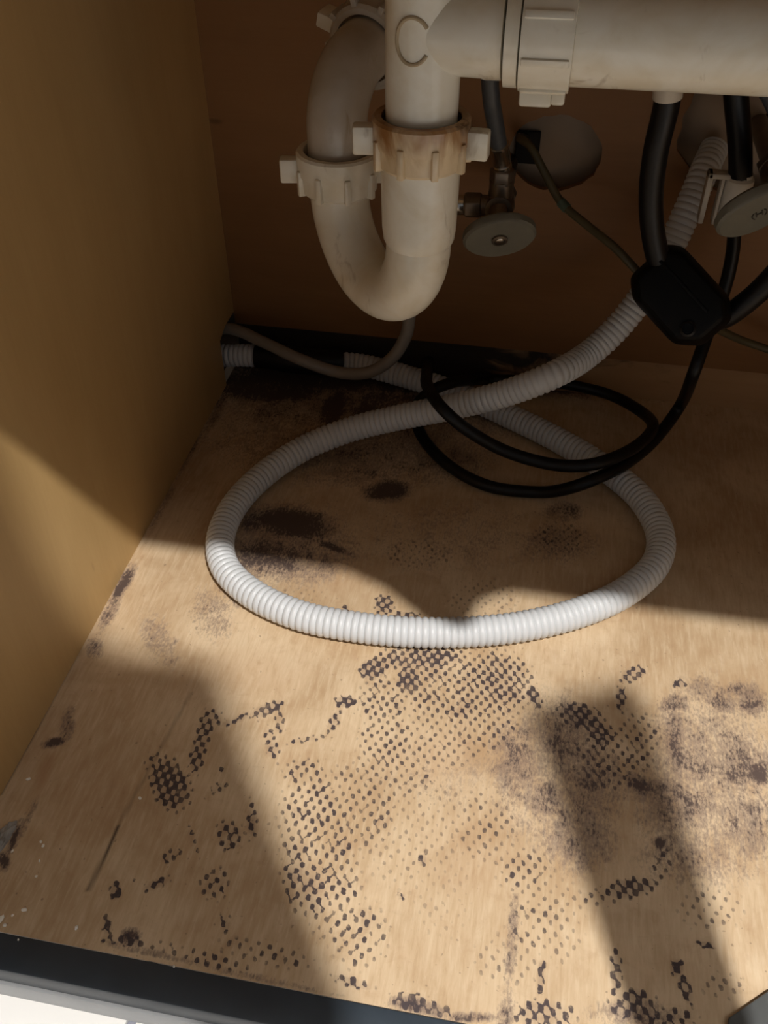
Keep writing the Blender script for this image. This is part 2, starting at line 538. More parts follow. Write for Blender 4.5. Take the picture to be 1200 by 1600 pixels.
# smeared mould following the grain
sm = t.math('ADD', aS, t.math('MULTIPLY', t.math('SUBTRACT', streak, .5), .8))
sm = t.math('ADD', sm, t.math('MULTIPLY', t.math('SUBTRACT', med, .5), .75))
sm = t.math('ADD', sm, t.math('MULTIPLY', t.math('SUBTRACT', cross, .5), .12))
blotch = t.noise(pos, 42, 6, .72, 1.0)
grit = t.noise(t.obj((1, .45, 1)), 620, 4, .7)
veil = t.math('ADD', aS, t.math('MULTIPLY', t.math('SUBTRACT', grit, .5), 1.9))
veil = t.math('ADD', veil, t.math('MULTIPLY', t.math('SUBTRACT', streak, .5), 1.0))
veil = t.math('ADD', veil, t.math('MULTIPLY', t.math('SUBTRACT', blotch, .5), 1.5))
veil = t.math('MULTIPLY', t.step(veil, .10, .72), t.step(aS, .05, .32))
dveil = t.math('MULTIPLY', t.step(t.math('ADD', aD, t.math('MULTIPLY', t.math('SUBTRACT', med, .5), .9)), .40, .95), .38)
sm = t.math('ADD', sm, t.math('MULTIPLY', t.math('SUBTRACT', grit, .5), 1.6))
sm = t.math('ADD', sm, t.math('MULTIPLY', t.math('SUBTRACT', blotch, .5), 1.3))
sm = t.math('MULTIPLY', t.step(sm, .60, .98), t.step(aS, .05, .35))
sm = t.math('MULTIPLY', sm, .92)
# scattered specks everywhere
spk = t.math('MULTIPLY', t.step(t.noise(pos, 300, 1, .4), .735, .78), .45)
col = t.mix(spk, base, (.13, .085, .055))
col = t.mix(dveil, col, (.26, .18, .13))
col = t.mix(t.math('MULTIPLY', veil, .62), col, (.165, .115, .10))
col = t.mix(sm, col, (.068, .046, .042))
col = t.mix(dm, col, (.052, .038, .042))
col = t.mix(t.math('MULTIPLY', aC, .9), col, (.035, .024, .018))
rg = t.math('ADD', .42, t.math('MULTIPLY', blot, .2))
M['floor'] = t.done(col, rg, 0, streak, .22, .0006, .4)
me.materials.append(M['floor'])

# --- left wall with the notch where the hoses leave
def wall_left():
    prof = [(0, 0), (.530, 0), (.530, .050), (.548, .056), (D, .056), (D, TOP), (0, TOP)]
    mb = MB()
    n = len(prof)
    vs = [(0, y, z) for y, z in prof] + [(-.016, y, z) for y, z in prof]
    fs = [tuple(range(n)), tuple(range(2 * n - 1, n - 1, -1))]
    fs += [(i, (i + 1) % n, n + (i + 1) % n, n + i) for i in range(n)]
    mb.add(vs, fs)
    return mb.build('wall_left', M['wall_wood'], None, False)


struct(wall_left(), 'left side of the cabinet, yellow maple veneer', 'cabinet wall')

# --- back panel with two cut-outs
def ragged(cx, cz, rx, rz, n, seed, amp):
    rnd = random.Random(seed)
    return [(cx + rx * math.cos(a) * (1 + rnd.uniform(-amp, amp)), cz + rz * math.sin(a) * (1 + rnd.uniform(-amp, amp)))
            for a in [2 * math.pi * k / n for k in range(n)]]


hc = at(868, 240, y=D)
hr = at(1165, 215, y=D)
H1 = ragged(hc.x, hc.z, .037, .030, 36, 3, .03)
H2 = ragged(hr.x + .006, hr.z + .004, .056, .050, 36, 5, .05)
from mathutils.geometry import delaunay_2d_cdt
outer = [(0, .043), (WID, .043), (WID, TOP), (0, TOP)]
pts2, edges, = [], []
for loop in (outer, H1, H2):
    o = len(pts2)
    pts2 += [Vector(q) for q in loop]
    edges += [(o + i, o + (i + 1) % len(loop)) for i in range(len(loop))]
rv, re_, rf, *_ = delaunay_2d_cdt(pts2, edges, [], 0, 1e-6)


def inside(poly, q):
    c = False
    for i in range(len(poly)):
        (x1, y1), (x2, y2) = poly[i], poly[i - 1]
        if (y1 > q[1]) != (y2 > q[1]) and q[0] < (x2 - x1) * (q[1] - y1) / (y2 - y1) + x1: c = not c
    return c


mb = MB()
keep = []
for f3 in rf:
    c = sum((rv[i] for i in f3), Vector((0, 0))) / len(f3)
    if inside(outer, c) and not inside(H1, c) and not inside(H2, c): keep.append(tuple(f3))
mb.add([(q[0], D, q[1]) for q in rv], keep)
for loop in (H1, H2, outer):
    n = len(loop)
    mb.add([(q[0], D, q[1]) for q in loop] + [(q[0], D + .006, q[1]) for q in loop],
           [(i, (i + 1) % n, n + (i + 1) % n, n + i) for i in range(n)])
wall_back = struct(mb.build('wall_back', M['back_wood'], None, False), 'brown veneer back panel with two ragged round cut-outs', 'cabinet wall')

# lower strip under the back panel, mouldy at its left end
t = NT('mouldy_back_strip')
v = t.obj()
sp_ = t.n('ShaderNodeSeparateXYZ')
t.l(v, sp_.inputs[0])
nn = t.noise(t.obj((.5, 1, 1)), 40, 4, .6, .6)
n2 = t.noise(t.obj((.25, 1, 1.5)), 60, 3)
basec = t.mix(n2, (.34, .19, .085), (.48, .30, .15))
left = t.math('SUBTRACT', t.step(sp_.outputs[0], .13, .42, 1.25, .25), 0.0)
mk = t.step(t.math('ADD', left, t.math('MULTIPLY', t.math('SUBTRACT', nn, .5), 1.6)), .45, .85)
M['strip'] = t.done(t.mix(t.math('MULTIPLY', mk, .96), basec, (.012, .009, .008)), .7)
slab('trim_1', (0, D + .004, 0), (WID, D + .010, .043), M['strip'], 'low strip under the back panel, black with mould at its left end', 'trim')
slab('wall_kitchen', (-.9, .597, -.1), (1.7, .68, 2.40), M['drywall'], 'bare house wall behind the back panel, seen through its cut-outs', 'wall')
slab('wall_right', (WID, 0, 0), (WID + .016, D, TOP), M['wall_wood'], 'right side of the cabinet, out of the picture', 'cabinet wall')
slab('trim_2', (-.03, -.04, TOP), (WID + .03, .59, TOP + .03), M['plain_panel'], 'underside of the worktop over the cabinet', 'worktop')
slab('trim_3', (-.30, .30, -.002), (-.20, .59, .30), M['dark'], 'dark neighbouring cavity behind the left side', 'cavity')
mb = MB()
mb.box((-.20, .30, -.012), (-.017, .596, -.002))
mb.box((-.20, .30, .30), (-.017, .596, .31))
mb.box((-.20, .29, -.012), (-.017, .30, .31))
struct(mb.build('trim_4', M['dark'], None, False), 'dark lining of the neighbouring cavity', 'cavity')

# --- face frame
rail = slab('trim_5', (-.04, -.019, -.016), (WID + .03, -.0002, .0008), M['slate'], 'slate black painted bottom rail of the cabinet front', 'face frame', .0012)
lip = MB()
lip.box((-.04, -.0205, -.034), (WID + .03, -.004, -.0165))
struct(lip.build('trim_6', M['lip'], None, True, .001), 'pale grey lower edge under the black front rail', 'trim')
slab('trim_7', (-.04, -.019, OPEN_Z), (WID + .03, -.0002, TOP), M['slate'], 'black top rail of the cabinet front', 'face frame', .0012)
slab('trim_8', (-.04, -.019, .001), (-.0005, -.0002, OPEN_Z), M['slate'], 'black left stile of the cabinet front', 'face frame', .0012)
slab('trim_9', (WID + .001, -.019, .001), (WID + .03, -.0002, OPEN_Z), M['slate'], 'black right stile of the cabinet front', 'face frame', .0012)
c0, c1 = at(1140, 1589, z=.004), at(1203, 1546, z=.004)  # flat grey stand-in covering the dark floor corner
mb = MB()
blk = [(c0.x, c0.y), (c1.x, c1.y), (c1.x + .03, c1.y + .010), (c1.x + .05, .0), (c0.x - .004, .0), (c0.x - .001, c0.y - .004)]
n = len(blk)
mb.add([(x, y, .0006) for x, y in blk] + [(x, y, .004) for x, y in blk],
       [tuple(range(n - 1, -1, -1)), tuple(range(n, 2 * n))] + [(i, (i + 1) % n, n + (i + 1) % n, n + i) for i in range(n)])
struct(mb.build('trim_10', M['stand_in'], None, True, .001), 'flat slate grey corner plate laid over the dark front corner of the cabinet floor, lower right', 'corner plate')
mb = MB()
out = [(.345, OPEN_Z), (.366, OPEN_Z - .018), (.379, OPEN_Z - .046), (.385, OPEN_Z - .060), (.393, OPEN_Z - .066), (.401, OPEN_Z - .060), (.407, OPEN_Z - .046), (.420, OPEN_Z - .018), (.441, OPEN_Z)]  # added outline, drops a notch into the rail's shadow
n = len(out)
mb.add([(x, -.018, z) for x, z in out] + [(x, -.001, z) for x, z in out],
       [tuple(range(n)), tuple(range(2 * n - 1, n - 1, -1))] + [(i, (i + 1) % n, n + (i + 1) % n, n + i) for i in range(n)])
struct(mb.build('trim_11', M['slate'], None, True, .001), 'added tapered bracket under the black top rail', 'rail_blocker')

# --- kitchen floor
mb = MB()
mb.box((-1.6, -2.6, -.125), (2.4, .60, -.1015))
kf = struct(mb.build('floor', M['grout'], None, False), 'white tiled kitchen floor with grey joints below the cabinet', 'kitchen floor')
mb = MB()
TS = .305
mb.box((-TS / 2 + .003, -TS / 2 + .003, 0), (TS / 2 - .003, TS / 2 - .003, .0055))
tile0 = None
for i in range(-3, 5):
    for j in range(-5, 1):
        x = .0985 + TS * (i + .5)
        y = .118 + TS * (j + .5) - .07
        if tile0 is None:
            tile0 = mb.build('tile', M['tile'], kf, True, .001)
            o = tile0
        else:
            o = tile0.copy()
            C.objects.link(o)
        o.location = (x, y, -.1013)
slab('ceiling', (-1.6, -2.6, 2.30), (2.4, .60, 2.34), M['paint'], 'white kitchen ceiling', 'ceiling')

cl = thing('fill_fixture', 'added fill light housed in a flat white rectangle on the kitchen ceiling', 'lamp', FILL_PANEL)
mb = MB()
for a_, b_ in (((-.63, -.33), (.63, -.30)), ((-.63, .30), (.63, .33)), ((-.63, -.30), (-.60, .30)), ((.60, -.30), (.63, .30))):
    mb.box((FILL_PANEL.x + a_[0], FILL_PANEL.y + a_[1], 2.28), (FILL_PANEL.x + b_[0], FILL_PANEL.y + b_[1], 2.2995))
mb.build('frame', M['enamel'], cl)
mb = MB()
mb.box((FILL_PANEL.x - .60, FILL_PANEL.y - .30, 2.289), (FILL_PANEL.x + .60, FILL_PANEL.y + .30, 2.2995))
mb.build('diffuser', M['enamel'], cl)
reroot(cl)
# --- the lamp that throws the hard light into the cabinet
lamp = thing('pendant_lamp', 'small white pendant lamp hanging in front of the cabinet', 'lamp', LAMP)
mb = MB()
mb.sweep([LAMP + Vector((0, 0, .11)), Vector((LAMP.x, LAMP.y, 2.298))], .006, 10)
mb.build('cord', M['enamel'], lamp)
mb = MB()
mb.lathe([(.10, .02), (.105, .05), (.07, .095), (.015, .115), (.012, .112), (.066, .09), (.098, .05), (.094, .02)], frame(LAMP, (0, 0, 1)), 32, closed=True)
mb.build('lamp_shade', M['enamel'], lamp)
reroot(lamp)
ld = bpy.data.lights.new('bulb', 'POINT')
ld.energy = LAMP_WATTS
ld.color = (1.0, .965, .915)
ld.shadow_soft_size = LAMP_RADIUS
lo = bpy.data.objects.new('bulb', ld)
lo.location = LAMP
C.objects.link(lo)

# --- high-backed chair and a loose board outside the cabinet, behind the viewer: unseen, added only to shade it
st = thing('shadow_blocker', 'unseen brown chair with a solid high back, standing behind the viewer', 'shadow_blocker', (.24, -.50, -.0955))
mb = MB()
out = [(-.02, .72), (.444, .72), (.444, .969), (.405, .969), (.39, 1.0), (.385, 1.30), (.36, 1.33), (0.0, 1.33), (-.02, 1.31)]  # outline shaped to shade the cabinet floor and left wall
n = len(out)
mb.add([(x, -.322, z) for x, z in out] + [(x, -.306, z) for x, z in out],
       [tuple(range(n)), tuple(range(2 * n - 1, n - 1, -1))] + [(i, (i + 1) % n, n + (i + 1) % n, n + i) for i in range(n)])
mb.build('shade_panel', M['blocker'], st, True, .002)
mb = MB()
mb.box((-.01, -.72, .34), (.43, -.31, .365))
mb.build('seat', M['blocker'], st, True, .008)
for sx, sy in ((.01, -.70), (.41, -.70), (.01, -.314), (.41, -.314)):
    mb = MB()
    mb.box((sx - .016, sy - .008, -.0955), (sx + .016, sy + .008, .76 if sy > -.5 else .345))
    mb.build('leg', M['blocker'], st, True, .003)
reroot(st)
B0, B1 = Vector((.428, -.060, -.0895)), Vector((.5419, -.2297, .8274))  # unseen board, added to throw the stripe of shade
bm_ = frame(B0, B1 - B0, (.9, .43, 0))
mb = MB()
mb.box((-.023, -.009, 0), (.023, .009, (B1 - B0).length), bm_)
tag(mb.build('stripe_blocker', M['slate'], None, True, .002), 'unseen dark board added to cast a stripe of shade on the cabinet floor', 'board')

# ------------------------------------------------------------------ PVC drain
drain = thing('sink_drain', 'white plastic sink drain with P-trap and wing nuts', 'drain pipe', (.218, .315, .20))
PX, PY = .218, .315          # front leg
QX, QY = .156, .382          # rear leg
ZC = .270


def ring_nut(org, axis, name, mat, wings, rust=False, r=.0262, h=.026, inner=.0205, xh=(1, 0, 0), nribs=9):
    m = frame(org, axis, xh)
    mb = MB()
    mb.lathe([(inner, h * .55), (inner, h - .0015), (inner + .001, h), (r - .0012, h), (r, h - .0015), (r, h * .50), (r - .0012, h * .42),
              (r - .0018, .002), (r - .004, 0), (inner - .0012, 0), (inner - .0012, h * .5)], m, 48, closed=True)
    o = mb.build(name, mat, drain, angle=35)
    for k in range(nribs):
        a = 2 * math.pi * (k + .37) / nribs
        if any(abs((a - w + math.pi) % (2 * math.pi) - math.pi) < .30 for w in wings): continue
        mm = m @ Matrix.Rotation(a, 4, 'Z')
        b = MB()
        b.box((r - .0035, -.0019, .0005), (r + .0014, .0019, h * .62), mm)
        b.build('rib', mat, o, True, .0008)
    for a in wings:
        mm = m @ Matrix.Rotation(a, 4, 'Z')
        b = MB()
        b.box((r - .004, -.0048, h * .22), (r + .0105, .0048, h * .80), mm)
        b.build('wing', M['pvc'], o, True, .0015)
    if rust:
        for ob in [o] + list(o.children):
            if ob.name.startswith('wing'): continue
            at2 = ob.data.attributes.new('rust', 'FLOAT', 'POINT')
            mi = m.inverted()
            vals = []
            for vv in ob.data.vertices:
                q = mi @ vv.co
                rr = math.hypot(q.x, q.y)
                vals.append(max(0, (q.z / h) * .80 + (.75 if rr < inner + .0008 and q.z > h * .3 else 0) - .06))
            at2.data.foreach_set('value', vals)
    return o


# vertical inlet pipe
mb = MB()
mb.lathe([(.0150, .324), (.0186, .323), (.0190, .340), (.0192, .36), (.0194, TOP - .002)], Matrix.Translation((PX, PY, 0)), 40)
mb.build('tailpiece', M['pvc'], drain)
# tee branch
BZ = .3815
bd = Vector((1, .0, .006)).normalized()
bo = Vector((PX, PY, BZ))
m = frame(bo, bd, (0, 0, 1))
mb = MB()
mb.lathe([(.0180, .0), (.0205, .012), (.0210, .030), (.0216, .032), (.0216, .040), (.0200, .0405)], m, 40)
mb.build('tee_branch', M['pvc'], drain)
mb = MB()
mb.lathe([(.0208, .0412), (.0244, .0414), (.0246, .0480), (.0222, .0484)], m, 40)
mb.build('flange', M['pvc'], drain)
nb = MB()
nb.lathe([(.0210, .0486), (.0258, .0490), (.0260, .0735), (.0236, .0740)], m, 48)
nut_b = nb.build('coupling_nut', M['pvc'], drain)
for ang, dz in ((168, 0), (-60, 0)):
    mm = m @ Matrix.Rotation(math.radians(ang), 4, 'Z')
    b = MB()
    b.box((.020, -.0075, .0500), (.0322, .0075, .0660), mm)
    b.box((.020, -.0075, .0655), (.0310, .0075, .0725), mm)
    b.build('wing', M['pvc'], nut_b, True, .0015)
for k in range(8):
    mm = m @ Matrix.Rotation(2 * math.pi * (k + .3) / 8, 4, 'Z')
    b = MB()
    b.box((.0245, -.0018, .050), (.0272, .0018, .0725), mm)
    b.build('rib', M['pvc'], nut_b, True, .0006)
mb = MB()
mb.lathe([(.0215, .070), (.0228, .0705), (.0236, .60)], m, 40)
mb.build('waste_arm', M['pvc'], drain)

# front slip nut (rust stained) and trap socket
ring_nut((PX, PY, .3145), (0, 0, 1), 'slip_nut', M['pvc_rust'], [math.radians(188), math.radians(-4)], True)
mb = MB()
mb.lathe([(.0186, .2690), (.0203, .2725), (.0211, .2790), (.0219, .318), (.0200, .3182)], Matrix.Translation((PX, PY, 0)), 40)
mb.build('trap_socket', M['pvc'], drain)
# J bend
mid = Vector(((PX + QX) / 2, (PY + QY) / 2, ZC))
ax = Vector((PX - QX, PY - QY, 0))
RB = ax.length / 2
ax.normalize()
pts = [Vector((PX, PY, .285)), Vector((PX, PY, .280))]
for k in range(0, 25):
    a = math.pi * k / 24
    pts.append(mid + ax * RB * math.cos(a) - Vector((0, 0, 1)) * RB * 1.06 * math.sin(a))
pts += [Vector((QX, QY, .279)), Vector((QX, QY, .285))]
mb = MB()
mb.sweep(pts, .0188, 32)
mb.build('trap_bend', M['pvc'], drain)
ring_nut((QX, QY, .268), (0, 0, 1), 'slip_nut', M['pvc'], [math.radians(190), math.radians(10)], False)
# trap arm elbow to the wall
ed = Vector((.30, 1, .16)).normalized()
RE = .030
z1 = .306
pts = [Vector((QX, QY, .272)), Vector((QX, QY, .30))]
for k in range(0, 17):
    a = math.pi / 2 * k / 16
    pts.append(Vector((QX, QY, z1)) + ed * RE * (1 - math.cos(a)) + Vector((0, 0, 1)) * RE * math.sin(a))
pe = pts[-1]
pts.append(pe + ed * .02)
mb = MB()
mb.sweep(pts, .0186, 32)
mb.build('trap_elbow', M['pvc_shaded'], drain)
ring_nut(pe + ed * .008, ed, 'slip_nut', M['pvc_shaded'], [math.radians(195), math.radians(-20)], False, xh=(1, 0, 0), r=.0275, inner=.0215)
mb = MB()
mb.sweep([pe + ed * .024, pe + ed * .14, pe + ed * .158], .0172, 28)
mb.build('wall_tube', M['pvc_shaded'], drain)

# black gunk in the gap of the front nut
mb = MB()
mb.lathe([(.0180, .3325), (.0180, .3372), (.0206, .3378), (.0206, .3325)], Matrix.Translation((PX, PY, 0)), 40, closed=True)
mb.build('gasket', M['gunk'], drain)
# open ring mark on the front pipe
mb = MB()
cz = at(658, 66, y=PY - .0192).z
pts = []
for k in range(33):
    a = math.radians(35 + 290 * k / 32)
    u_, w_ = .0085 * math.cos(a), .0105 * math.sin(a)
    th_ = math.radians(-90 - 8) + u_ / .0192
    pts.append((PX + .0193 * math.cos(th_), PY + .0193 * math.sin(th_), cz + w_))
mb.sweep(pts, .0010, 8)
mb.build('ring_mark', M['stain_ring'], drain)
reroot(drain)

# ------------------------------------------------------------------ stop valves
def valve(name, label, hx, hy, py_handle, tilt, text=None, side=True, boff=0.0, nx=.22):
    hc_ = at(hx, hy, y=py_handle)
    root = thing(name, label, 'valve', (hc_.x, D, hc_.z))
    m = frame(hc_, (nx, -1, -.58), (1, 0, 0)) @ Matrix.Rotation(math.radians(tilt), 4, 'Z')
    mb = MB()
    mb.lathe([(.0, -.0045), (.0260, -.0045), (.0290, -.002), (.0290, .0030), (.0270, .0050), (.012, .0046), (.0, .0046)], m, 48, .95, .78)
    hd = mb.build('handle', M['handle'], root)
    if text is None:
        b = MB()
        b.lathe([(.0060, .003), (.0060, .0064), (.0044, .0070), (.0040, .0052), (0, .0050)], m, 20)
        b.build('hub', M['brass'], hd)
        b = MB()
        b.lathe([(.0032, .004), (.0032, .0066), (.0024, .0072), (0, .0072)], m, 16)
        b.build('screw', M['chrome'], hd)
    else:
        cu = bpy.data.curves.new('mark', 'FONT')
        cu.body = text
        cu.size = .0085
        cu.align_x = 'CENTER'
        cu.align_y = 'CENTER'
        cu.extrude = .0003
        tmp = bpy.data.objects.new('mark', cu)
        C.objects.link(tmp)
        dg = bpy.context.evaluated_depsgraph_get()
        mm_ = bpy.data.meshes.new_from_object(tmp.evaluated_get(dg))
        bpy.data.objects.remove(tmp, do_unlink=True)
        for vv in mm_.vertices: vv.co = m @ (vv.co + Vector((.001, 0, .0050)))
        mm_.materials.clear()
        mm_.materials.append(M['ink'])
        mk_ = bpy.data.objects.new('mark', mm_)
        C.objects.link(mk_)
        mk_.parent = hd
    # stem + body
    bz = hc_.z + .009
    by = py_handle + .030
    bx_ = hc_.x + boff
    mb = MB()
    mb.sweep([hc_ + Vector((0, .004, 0)), Vector((bx_, by - .008, bz))], [.0065, .0075], 16)
    mb.build('stem', M['brass'], root)
    mb = MB()
    mb.lathe([(.006, -.010), (.0105, -.009), (.0115, .0), (.0105, .009), (.0105, .012), (.0090, .0125), (.0090, .018)], frame((bx_, by, bz), (0, 1, 0)), 24)
    mb.lathe([(.0085, 0), (.0092, .010), (.0092, .020), (.0080, .021)], frame((bx_, by, bz), (0, 0, 1)), 20)
    mb.build('body', M['brass'], root)
    mb = MB()
    mb.lathe([(.0098, .018), (.0098, .028), (.0085, .029)], frame((bx_, by, bz), (0, 0, 1)), 6)
    mb.build('outlet_nut', M['brass'], root, True, .0008)
    mb = MB()
    mb.lathe([(.0110, .017), (.0115, .027), (.0095, .028)], frame((bx_, by, bz), (0, 1, 0)), 6)
    mb.build('wall_nut', M['brass'], root, True, .0008)
    mb = MB()
    mb.sweep([(bx_, by + .02, bz), (bx_, D + .021, bz)], .0075, 16)
    mb.build('wall_stub', M['brass'], root)
    if side:
        mb = MB()
        mb.lathe([(.0075, 0), (.0080, .016), (.0065, .017)], frame((bx_, by, bz), (-1, 0, -.05)), 20)
        mb.build('side_outlet', M['brass'], root)
        mb = MB()
        mb.lathe([(.0098, .014), (.0102, .015), (.0102, .026), (.0088, .027)], frame((bx_, by, bz), (-1, 0, -.05)), 6)
        mb.build('side_nut', M['brass'], root, True, .0008)
        mb = MB()
        mb.lathe([(.0072, .027), (.0076, .0275), (.0076, .036), (.0062, .037)], frame((bx_, by, bz), (-1, 0, -.05)), 20)
        mb.build('ferrule', M['chrome'], root)
    reroot(root)
    return Vector((bx_, by, bz))


V1 = valve('shutoff_valve', 'grey oval-handled stop valve behind the P-trap, side hose attached', 780, 366, .478, 10, boff=-.003)
V2 = valve('shutoff_valve', 'grey oval-handled stop valve at the right picture edge, marked with a letter', 1180, 326, .456, 20, '(H)', False, .016, .5)


def supply(name, label, V, top_px, ytop, r=.0066, lean=0.0):
    root = thing(name, label, 'hose', V + Vector((0, 0, .029)))
    base = V + Vector((0, 0, .0285))
    tp = at(*top_px, y=ytop)
    d = (tp - base).normalized()
    m = frame(base, d, (1, 0, 0))
    mb = MB()
    mb.lathe([(.0050, 0), (.0070, .001), (.0070, .0045), (.0060, .005), (.0068, .006), (.0068, .019), (.0074, .020), (.0074, .0225), (.0060, .023)], m, 20)
    mb.build('ferrule', M['chrome'], root)
    P, s = spline([base + d * .021, base + d * .05, tp, tp + (d + Vector((0, 0, 1))).normalized() * .10, Vector((tp.x + lean, tp.y - .02, TOP - .003))], .004)
    mb = MB()
    mb.sweep(P, r, 16)
    mb.build('braided_tube', M['steel_grey'], root)
    reroot(root)


supply('supply_line', 'dark grey braided tube rising from the middle stop valve', V1, (768, 158), .488, .0062, -.01)
supply('supply_line', 'dark grey braided tube with chrome collar at the right picture edge', V2, (1206, 150), .486, .0066, .07)

# grey hose: valve side outlet, behind the trap, out through the left wall
so = V1 + Vector((-1, 0, -.05)).normalized() * .034
P, s = spline([so, so + Vector((-.020, .0, -.002)), at(640, 420, y=.505), at(640, 490, y=.512), at(634, 525, y=.512), at(612, 560, y=.512), at(575, 582, y=.515), at(530, 582, y=.52),
               at(470, 562, y=.522), at(410, 534, y=.538), at(362, 514, y=.552), Vector((-.03, .556, .043)), Vector((-.14, .556, .040))], .004)
mb = MB()
mb.sweep(P, .0056, 14)
tag(mb.build('supply_hose', M['grey_hose'], None), 'thin grey hose drooping under the P-trap into the left wall', 'hose')

# ------------------------------------------------------------------ white corrugated hose
Rh = .0113
zf = Rh + .0005
path = [Vector((-.14, .548, .020)), Vector((-.03, .548, .020)), at(400, 556, y=.548), at(470, 566, y=.545), at(560, 570, z=.019), at(640, 590, z=.0165), at(720, 617, z=.0145), at(800, 652, z=zf), at(880, 692, z=zf), at(950, 735, z=zf),
        at(1004, 782, z=zf), at(1032, 838, z=zf), at(1024, 882, z=zf), at(975, 926, z=zf), at(905, 957, z=zf), at(820, 978, z=zf), at(740, 987, z=zf), at(650, 988, z=zf),
        at(560, 980, z=zf), at(470, 962, z=zf), at(395, 928, z=zf), at(353, 888, z=zf), at(344, 846, z=zf), at(362, 797, z=zf), at(405, 748, z=zf + .001), at(470, 703, z=zf + .005),
        at(545, 672, z=.026), at(625, 652, z=.042), at(705, 636, z=.060), at(785, 616, z=.080), at(860, 588, z=.100), at(920, 553, y=.482), at(968, 508, y=.500), at(1012, 450, y=.515),
        at(1046, 390, y=.530), at(1076, 325, y=.545), at(1100, 268, y=.565), at(1116, 232, y=.588)]
pitch = .0049
P, s = spline(path, pitch / 7)
ph = (s / pitch) % 1.0
prof = np.sqrt(np.abs(np.sin(np.pi * ph)))          # rounded ridges, sharp valleys
mb = MB()
mb.sweep(P, list(Rh - .0017 + .0017 * prof), 22)
ch = thing('drain_hose', 'milky white corrugated hose looped on the mouldy floor', 'hose', at(650, 988, z=0))
mb.build('corrugated_tube', M['corrugated'], ch, angle=80)
hu, hv = to_px(P)
seg = [k for k in range(len(P) // 4) if 402 < hu[k] < 538][::6]
mb = MB()
mb.sweep([P[k] + np.array((0, 0, .0015)) for k in seg], .0130, 18)
sl = mb.build('sleeve', M['black'], ch)
sl['label'] = 'black sleeve around the hose'
reroot(ch)

# ------------------------------------------------------------------ black hoses
Rb = .0052
zb = Rb + .0014
# faucet hose B
rootB = thing('faucet_hose', 'thin black hose coiled twice on the floor, white connector near its top', 'hose', at(1000, 690, z=0))
P, s = spline([Vector((.40, .50, TOP - .003)), at(1143, 20, y=.505), at(1150, 148, y=.508), at(1156, 220, y=.511), at(1157, 283, y=.514)], .004)
mb = MB()
mb.sweep(P, .0083, 16)
mb.build('upper_hose', M['black'], rootB)
ctr = at(1153, 292, y=.514)
mb = MB()
mb.lathe([(.0095, -.020), (.0102, -.019), (.0102, .006), (.0085, .008), (.0085, .010)], frame(ctr, (0, 0, 1)), 24)
con = mb.build('connector', M['cream'], rootB)
b = MB()
b.box((-.023, -.005, -.028), (-.019, .006, .010), Matrix.Translation(ctr))
b.box((-.023, -.005, .006), (-.006, .006, .010), Matrix.Translation(ctr))
b.box((-.013, -.005, -.028), (-.0105, .006, .008), Matrix.Translation(ctr))
b.build('clip', M['beige'], con, True, .001)
path = [ctr + Vector((0, 0, -.018)), at(1147, 372, y=.516), at(1138, 430, y=.514), at(1122, 480, y=.508), at(1106, 520, y=.500), at(1085, 580, y=.480), at(1060, 638, z=.036), at(1020, 690, z=.026), at(975, 726, z=.0285),
        at(940, 744, z=.031), at(905, 758, z=.027), at(870, 767, z=.014), at(840, 769, z=zb), at(765, 760, z=zb), at(705, 730, z=zb), at(662, 686, z=zb + .001), at(650, 656, z=.012), at(652, 632, z=.028), at(674, 611, z=.042), at(706, 598, z=.044), at(732, 594, z=.038), at(765, 593, y=.560), at(800, 594, y=.562), at(875, 599, y=.562),
        at(950, 616, y=.555), at(1000, 642, z=.020), at(1020, 668, z=.034), at(990, 700, z=.040), at(940, 722, z=.042), at(905, 728, z=.040), at(860, 725, z=.036), at(790, 705, z=.045), at(725, 668, z=.068), at(690, 637, z=.082), at(668, 603, z=.075),
        at(667, 584, z=.056), at(669, 564, y=.5685)]
P, s = spline(path, .004)
mb = MB()
mb.sweep(P, Rb, 14)
mb.build('lower_hose', M['black'], rootB)
reroot(rootB)

# spray hose A through the counterweight, leaving to the right
rootA = thing('spray_hose', 'thick black hose with white top fitting running into the black weight', 'hose', at(1040, 440, y=.46))
P, s = spline([Vector((.355, .44, TOP - .003)), at(1050, 60, y=.448), at(1042, 160, y=.452), at(1025, 235, y=.456), at(1017, 310, y=.46), at(1023, 380, y=.462), at(1038, 430, y=.462), at(1062, 470, y=.462), at(1090, 495, y=.461),
               at(1125, 498, y=.460), at(1165, 473, y=.458), at(1215, 425, y=.456), at(1290, 320, y=.45), Vector((.55, .44, TOP - .003))], .004)
mb = MB()
mb.sweep(P, .0084, 18)
mb.build('hose_tube', M['black'], rootA)
f0, f1 = at(1050, 60, y=.448), at(1043, 152, y=.452)
mb = MB()
mb.sweep([f0, f1], .0094, 20)
mb.build('top_fitting', M['beige'], rootA, True)
reroot(rootA)

# counterweight: two bolted half shells
wc = at(1063, 466, y=.458)
a0, a1 = at(1022, 425, y=.458), at(1100, 510, y=.458)
wx = (a1 - a0).normalized()
toc = (Vector(CAM_LOC) - wc).normalized()
wm = frame(wc, toc, wx)
root = thing('hose_weight', 'black plastic counterweight clamped on the thick black hose', 'weight', wc)


